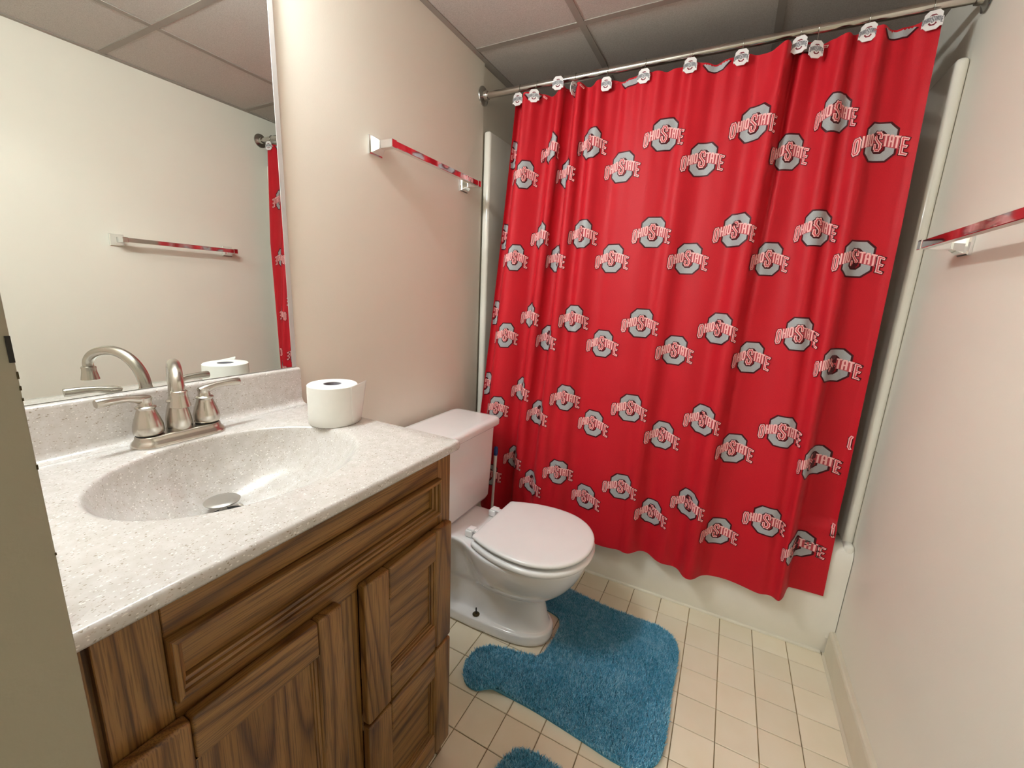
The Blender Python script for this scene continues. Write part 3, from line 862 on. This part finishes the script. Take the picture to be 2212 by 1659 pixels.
zA = .990; zTop = 1.0695; h1 = .074; h2 = .060
pts = [Vector((fx, fy, z0)), Vector((fx, fy, (z0 + zA) / 2 + .004)), Vector((fx, fy, zA + .002))]
for a in np.linspace(4, 90, 16):
    ar = math.radians(a); pts.append(Vector((fx, fy, zA)) + sd * (h1 - h1 * math.cos(ar)) + Vector((0, 0, (zTop - zA) * math.sin(ar))))
for a in np.linspace(96, 180, 14):
    ar = math.radians(a); pts.append(Vector((fx, fy, 1.034)) + sd * (h1 - h2 * math.cos(ar)) + Vector((0, 0, (zTop - 1.034) * math.sin(ar))))
pts.append(pts[-1] - Vector((0, 0, .004)))
rads = list(np.linspace(.0118, .0092, len(pts)))
tube('spout', pts, rads, m_nickel, spb, 24)
tip = pts[-1]
ae = lathe('aerator', [(0, .003), (.0104, .003), (.0122, .0015), (.0126, -.001), (.0120, -.004), (.0126, -.010), (.0150, -.023), (.0156, -.0265), (.0136, -.0275), (.0134, -.025), (0, -.025)], (tip.x, tip.y, tip.z - .001), m_nickel, spb, 36)

# ------------------------------------------------------------------ toilet paper roll
rc = (.2255, -1.0105)
tp = empty('toilet_paper_roll', (rc[0], rc[1], H), 'white toilet paper roll standing on end on the sink top corner', 'toilet paper')
zr0, zr1 = H + .0006, H + .0945
lathe('paper', [(.0205, 0), (.0545, 0), (.0562, .002), (.0566, .02), (.0564, .05), (.0566, .08), (.0560, .0918), (.0535, .0938), (.0205, .0938), (.0205, 0)], (rc[0], rc[1], zr0), m_paper, tp, 64, cap=False)
lathe('core', [(.0204, .001), (.0204, .0930), (.0194, .0930), (.0194, .001), (.0204, .001)], (rc[0], rc[1], zr0), m_core, tp, 40, cap=False)
# loose last sheet leaving the roll on its right side
vs = []; fs = []
ns, nz = 14, 10
a0 = math.radians(4)
for i in range(ns):
    f = i / (ns - 1)
    for k in range(nz):
        g = k / (nz - 1)
        a = a0 + math.radians(44) * f
        rr = .0570 + (.020 * (f ** 2.4)) * (.25 + .75 * g)
        vs.append((rc[0] + rr * math.cos(a), rc[1] + rr * math.sin(a), zr0 + .001 + .0925 * g + .006 * f * f * g))
for i in range(ns - 1):
    for k in range(nz - 1): fs.append((i * nz + k, (i + 1) * nz + k, (i + 1) * nz + k + 1, i * nz + k + 1))
o = mk('loose_sheet', vs, fs, m_paper, tp, True)
sm_ = o.modifiers.new('sol', 'SOLIDIFY'); sm_.thickness = .0004

# ------------------------------------------------------------------ mirror
MY0, MY1, MZ0, MZ1 = -1.575, -.945, H + .1005, 1.915
mi_ = empty('wall_mirror', (.003, (MY0 + MY1) / 2, MZ0), 'large frameless wall mirror above the sink backsplash', 'mirror')
box('glass', (.0012, MY0, MZ0), (.0052, MY1 - .0135, MZ1), m_mirror, mi_)
box('edge_strip', (.0012, MY1 - .0133, MZ0), (.0056, MY1, MZ1), m_medge, mi_, bevel=.0006, seg=1)

# ------------------------------------------------------------------ vanity light above the mirror (out of frame)
vl = empty('vanity_light', (0, -1.262, 2.03), 'chrome vanity light bar with three round bulbs above the mirror', 'lamp')
box('backplate', (.001, -1.57, 2.035), (.014, -1.094, 2.105), m_chrome, vl, bevel=.005, seg=3)
box('rail', (.014, -1.55, 2.062), (.078, -1.114, 2.078), m_chrome, vl, bevel=.004, seg=2)
for y in (-1.482, -1.332, -1.182):
    so = lathe('socket', [(0, .0), (.020, .0), (.022, -.004), (.016, -.026), (0, -.026)], (.054, y, 2.0615), m_white, vl, 28)
    bl = lathe('bulb', [(.012, 0)] + [(.034 * math.sin(a), -.038 + .034 * math.cos(a)) for a in np.linspace(.38, math.pi, 18)], (.054, y, 2.0350), m_bulb, vl, 32, cap=False)

# ------------------------------------------------------------------ toilet
TY = -.444
to = empty('toilet', (.40, TY, 0), 'white two piece toilet with closed round lid beside the oak cabinet', 'toilet')
def outline(z, xf, eb, ehw, rx, rhw, n=28, pw=2.3):
    """closed outline: egg (eb..xf, half width ehw) joined to a rear block (rx.., half width rhw)"""
    pts = []
    for k in range(n):
        t = k / (n - 1); x = rx + (xf - rx) * (1 - math.cos(math.pi * t)) / 2
        cx = eb + (xf - eb) * .46
        if x < eb: e = 0
        else:
            q = (x - cx) / (xf - cx) if x > cx else (cx - x) / (cx - eb)
            e = ehw * max(0, 1 - abs(q) ** (pw if x > cx else 2.0)) ** (1 / (pw if x > cx else 2.0))
        q = (x - rx) / .05
        rr = rhw * (1 - (1 - min(1, q)) ** 3) ** (1 / 3) if q < 1 else rhw
        fade = 1 if x < eb + .05 else max(0, 1 - (x - eb - .05) / (.55 * (xf - eb)))
        rr *= fade ** .5 if fade > 0 else 0
        h = (e ** 6 + rr ** 6) ** (1 / 6)
        pts.append((x, h))
    up = [(x, TY + h, z) for x, h in pts]; dn = [(x, TY - h, z) for x, h in pts[1:-1]][::-1]
    return up + dn
LV = [(.0, .622, .30, .099, .16, .104), (.004, .625, .30, .101, .158, .106), (.034, .624, .30, .100, .158, .105), (.041, .622, .30, .098, .16, .103), (.0445, .619, .30, .094, .163, .098), (.0460, .615, .31, .086, .172, .068), (.048, .612, .31, .083, .175, .061),
      (.062, .606, .32, .076, .178, .058), (.09, .599, .32, .069, .178, .058), (.13, .590, .32, .065, .17, .060), (.160, .585, .32, .066, .16, .064),
      (.172, .594, .32, .080, .15, .070), (.186, .614, .32, .100, .14, .076), (.212, .650, .315, .126, .13, .082), (.245, .682, .305, .148, .115, .086), (.285, .709, .295, .167, .09, .092), (.320, .725, .285, .178, .065, .104), (.345, .732, .28, .183, .05, .116), (.356, .734, .28, .185, .045, .120), (.363, .732, .282, .183, .047, .118), (.3645, .725, .29, .178, .055, .11)]
loft('bowl', [outline(*l) for l in LV], m_porc, to, subsurf=1)
def lid_outline(z, grow, xb=.362):
    out = []
    xf = .742 + grow; hw = .1885 + grow; cx = .545
    N = 44
    # start at the back right corner, go round the front
    for k in range(N + 1):
        a = -math.pi * .5 + math.pi * k / N
        e = 2.25
        c, s_ = math.cos(a), math.sin(a)
        out.append((cx + (xf - cx) * abs(c) ** (2 / e), TY + hw * abs(s_) ** (2 / 2.1) * (1 if s_ > 0 else -1), z))
    back = []
    M = 10
    for k in range(1, M + 1):
        f = k / M
        x = cx + (xb + .012 - grow - cx) * f
        hwx = hw * (1 - (.215) * f ** 2.0)
        back.append((x, TY + hwx, z))
    hb = hw * (1 - .215)
    crn = []
    for k in range(1, 6):
        a = math.radians(90 + 18 * k); crn.append((xb + .012 - grow + .012 * math.cos(a), TY + hb - .012 + .012 * math.sin(a), z))
    right = back + crn
    left = [(x, 2 * TY - y, zz) for x, y, zz in right][::-1]
    return out + right + left
loft('seat', [lid_outline(z, g) for z, g in ((.366, -.006), (.3685, .001), (.373, .0040), (.381, .0042), (.3855, .002), (.388, -.003), (.389, -.014))], m_seat, to, angle=60)
loft('lid', [lid_outline(z, g) for z, g in ((.3985, -.010), (.3990, -.004), (.402, .0), (.4080, .0), (.4115, -.0025), (.4138, -.008), (.4146, -.018), (.4152, -.04))], m_seat, to, angle=60)
for s in (-1, 1):
    y = TY + s * .083
    hg = box('hinge', (.304, y - .017, .3655), (.334, y + .017, .392), m_seat, to, bevel=.005, seg=3)
    box('hinge_cap', (.312, y - .013, .390), (.340, y + .013, .3985), m_seat, hg, bevel=.0035, seg=3)
    box('hinge_arm', (.334, y - .009, .386), (.372, y + .009, .396), m_seat, hg, bevel=.003, seg=2)
def rrect(x0, x1, hw, z, r, bow=0.0, n=6):
    pts = []
    for cx, cy, a0 in ((x1 - r, hw - r, 0), (x0 + r, hw - r, 90), (x0 + r, -hw + r, 180), (x1 - r, -hw + r, 270)):
        for k in range(n + 1):
            a = math.radians(a0 + 90 * k / n); x = cx + r * math.cos(a); y = cy + r * math.sin(a)
            pts.append((x, TY + y, z))
    return pts
loft('tank', [rrect(.06, .213, .192, .3655, .03), rrect(.05, .224, .206, .371, .03), rrect(.046, .229, .213, .384, .03), rrect(.038, .235, .218, .52, .03), rrect(.032, .240, .221, .67, .03), rrect(.032, .241, .222, .692, .03)], m_porc, to, angle=50)
loft('tank_lid', [rrect(.030, .246, .226, .6905, .03), rrect(.026, .254, .232, .694, .03), rrect(.024, .258, .236, .699, .03), rrect(.024, .258, .236, .716, .03), rrect(.027, .254, .2325, .7235, .03), rrect(.034, .247, .2255, .7265, .028), rrect(.05, .232, .21, .7275, .02)], m_porc, to, angle=50)
bb = lathe('floor_bolt', [(0, 0), (.0128, 0), (.0135, .0015), (.0125, .003), (.007, .0042), (.0, .005)], (.352, TY - .083, .0468), m_rust, to, 20)
lathe('bolt_shank', [(0, 0), (.0026, 0), (.0026, .026), (0, .0265)], (.352, TY - .083, .0485), m_dark, bb, 10)

# ------------------------------------------------------------------ toilet brush behind the toilet
tb = empty('toilet_brush', (.184, -.142, 0), 'white handled toilet brush with blue tip between tank and curtain', 'toilet brush')
lathe('holder', [(0, 0.0005), (.046, .0005), (.048, .004), (.044, .10), (.046, .12), (.042, .121), (.040, .006), (0, .006)], (.184, -.142, 0), m_white, tb, 32)
tube('handle', [(.183, -.142, .03), (.1865, -.141, .20), (.1925, -.140, .40), (.196, -.140, .517)], [.006, .006, .0065, .008], m_white, tb, 14)
tube('handle_tip', [(.196, -.140, .5165), (.1968, -.140, .53), (.1978, -.140, .552), (.1982, -.140, .558)], [.0085, .0095, .0085, .004], m_blue, tb, 14)

# ------------------------------------------------------------------ rugs
def in_poly(px, py, poly):
    inside = np.zeros(px.shape, bool); n = len(poly); j = n - 1
    for i in range(n):
        xi, yi = poly[i]; xj, yj = poly[j]
        c = ((yi > py) != (yj > py)) & (px < (xj - xi) * (py - yi) / (yj - yi + 1e-12) + xi)
        inside ^= c; j = i
    return inside
def chaikin(poly, it=2):
    for _ in range(it):
        q = []
        for a, b in zip(poly, poly[1:] + poly[:1]):
            q += [(a[0] * .75 + b[0] * .25, a[1] * .75 + b[1] * .25), (a[0] * .25 + b[0] * .75, a[1] * .25 + b[1] * .75)]
        poly = q
    return poly
def rug(name, poly, count, label, lift=None):
    poly = chaikin(poly, 2)
    P = np.array(poly); c = P.mean(0)
    root = empty(name, (c[0], c[1], 0), label, 'rug')
    lf = lift or (lambda x, y: np.zeros_like(x))
    bm = bmesh.new()
    bot = [bm.verts.new((x, y, .0006 + float(lf(np.array(x), np.array(y))))) for x, y in poly]
    topv = [bm.verts.new((x, y, .0050 + float(lf(np.array(x), np.array(y))))) for x, y in poly]
    n = len(poly)
    for tri_ in tessellate_polygon([[Vector((x, y, 0)) for x, y in poly]]):
        bm.faces.new([topv[i] for i in tri_]); bm.faces.new([bot[i] for i in tri_[::-1]])
    for k in range(n): bm.faces.new((bot[k], bot[(k + 1) % n], topv[(k + 1) % n], topv[k]))
    bm_mk('backing', bm, m_rugback, root)
    lo, hi = P.min(0), P.max(0)
    xs_, ys_ = [], []
    got = 0
    while got < count:
        a = rng.uniform(lo[0], hi[0], count * 2); b = rng.uniform(lo[1], hi[1], count * 2)
        k = in_poly(a, b, poly); xs_.append(a[k]); ys_.append(b[k]); got += k.sum()
    x = np.concatenate(xs_)[:count]; y = np.concatenate(ys_)[:count]
    # coherent lean from layered sines
    ang = rng.uniform(0, 2 * np.pi, count) + .0 * x
    mag = .002 + .008 * rng.random(count)
    # lean outwards along the edge
    L = rng.uniform(.0115, .0185, count) * (1 + .08 * np.sin(x * 90 + 3 * np.sin(y * 41)) * np.sin(y * 83 + 2 * np.sin(x * 37)))
    az = rng.uniform(0, 2 * np.pi, count); wd = rng.uniform(.0014, .0024, count)
    z0 = .004 + lf(x, y)
    root_l = np.stack([x - np.cos(az) * wd / 2, y - np.sin(az) * wd / 2, z0], 1); root_r = np.stack([x + np.cos(az) * wd / 2, y + np.sin(az) * wd / 2, z0], 1)
    mx_, my_ = x + np.cos(ang) * mag * .35, y + np.sin(ang) * mag * .35
    midl = np.stack([mx_ - np.cos(az) * wd * .55, my_ - np.sin(az) * wd * .55, z0 + L * .62], 1); midr = np.stack([mx_ + np.cos(az) * wd * .55, my_ + np.sin(az) * wd * .55, z0 + L * .62], 1)
    tip = np.stack([x + np.cos(ang) * mag, y + np.sin(ang) * mag, z0 + L], 1)
    V = np.stack([root_l, root_r, midr, midl, tip], 1).reshape(-1, 3)
    cc = (V.min(0) + V.max(0)) / 2
    i0 = np.arange(count)[:, None] * 5
    tri = np.concatenate([i0 + np.array([[0, 1, 2]]), i0 + np.array([[0, 2, 3]]), i0 + np.array([[3, 2, 4]])], 1).reshape(-1, 3)
    me = bpy.data.meshes.new('pile')
    nt = len(tri)
    me.vertices.add(len(V)); me.vertices.foreach_set('co', (V - cc).astype(np.float32).ravel())
    me.loops.add(nt * 3); me.loops.foreach_set('vertex_index', tri.astype(np.int32).ravel())
    me.polygons.add(nt); me.polygons.foreach_set('loop_start', np.arange(0, nt * 3, 3, dtype=np.int32)); me.polygons.foreach_set('loop_total', np.full(nt, 3, np.int32))
    me.update(calc_edges=True)
    at = me.attributes.new('shade', 'FLOAT', 'POINT')
    at.data.foreach_set('value', np.repeat(rng.random(count), 5).astype(np.float32))
    me.materials.append(m_rug)
    o = bpy.data.objects.new('pile', me); put(o, cc, root); o['kind'] = 'stuff'
    return root
r1 = [(.50, -.170), (.60, -.172), (.70, -.188), (.80, -.196), (.90, -.193), (.965, -.192), (1.02, -.215), (1.045, -.270), (1.046, -.36), (1.042, -.47), (1.046, -.58), (1.044, -.67), (1.022, -.715), (.975, -.742), (.92, -.745), (.84, -.735), (.76, -.728), (.68, -.722), (.60, -.722), (.545, -.735), (.49, -.762), (.440, -.745), (.412, -.69), (.418, -.625), (.455, -.588), (.52, -.572), (.60, -.556), (.630, -.533), (.636, -.47), (.636, -.41), (.630, -.355), (.60, -.330), (.52, -.320), (.445, -.30), (.415, -.25), (.43, -.19)]
def lift1(x, y):
    d = np.exp(-(((x - .545) / .055) ** 2 + ((y + .725) / .035) ** 2))
    return .020 * d
rug('contour_rug', r1, 105000, 'teal blue plush contour rug curving round the toilet base', lift1)
r2 = [(.700, -.835), (.78, -.832), (.90, -.842), (1.02, -.855), (1.16, -.87), (1.23, -.90), (1.235, -1.0), (1.21, -1.25), (1.17, -1.37), (1.05, -1.38), (.85, -1.36), (.68, -1.34), (.625, -1.29), (.635, -1.15), (.655, -1.0), (.665, -.88)]
rug('bath_mat', r2, 100000, 'teal blue plush bath mat corner at the bottom of the picture')
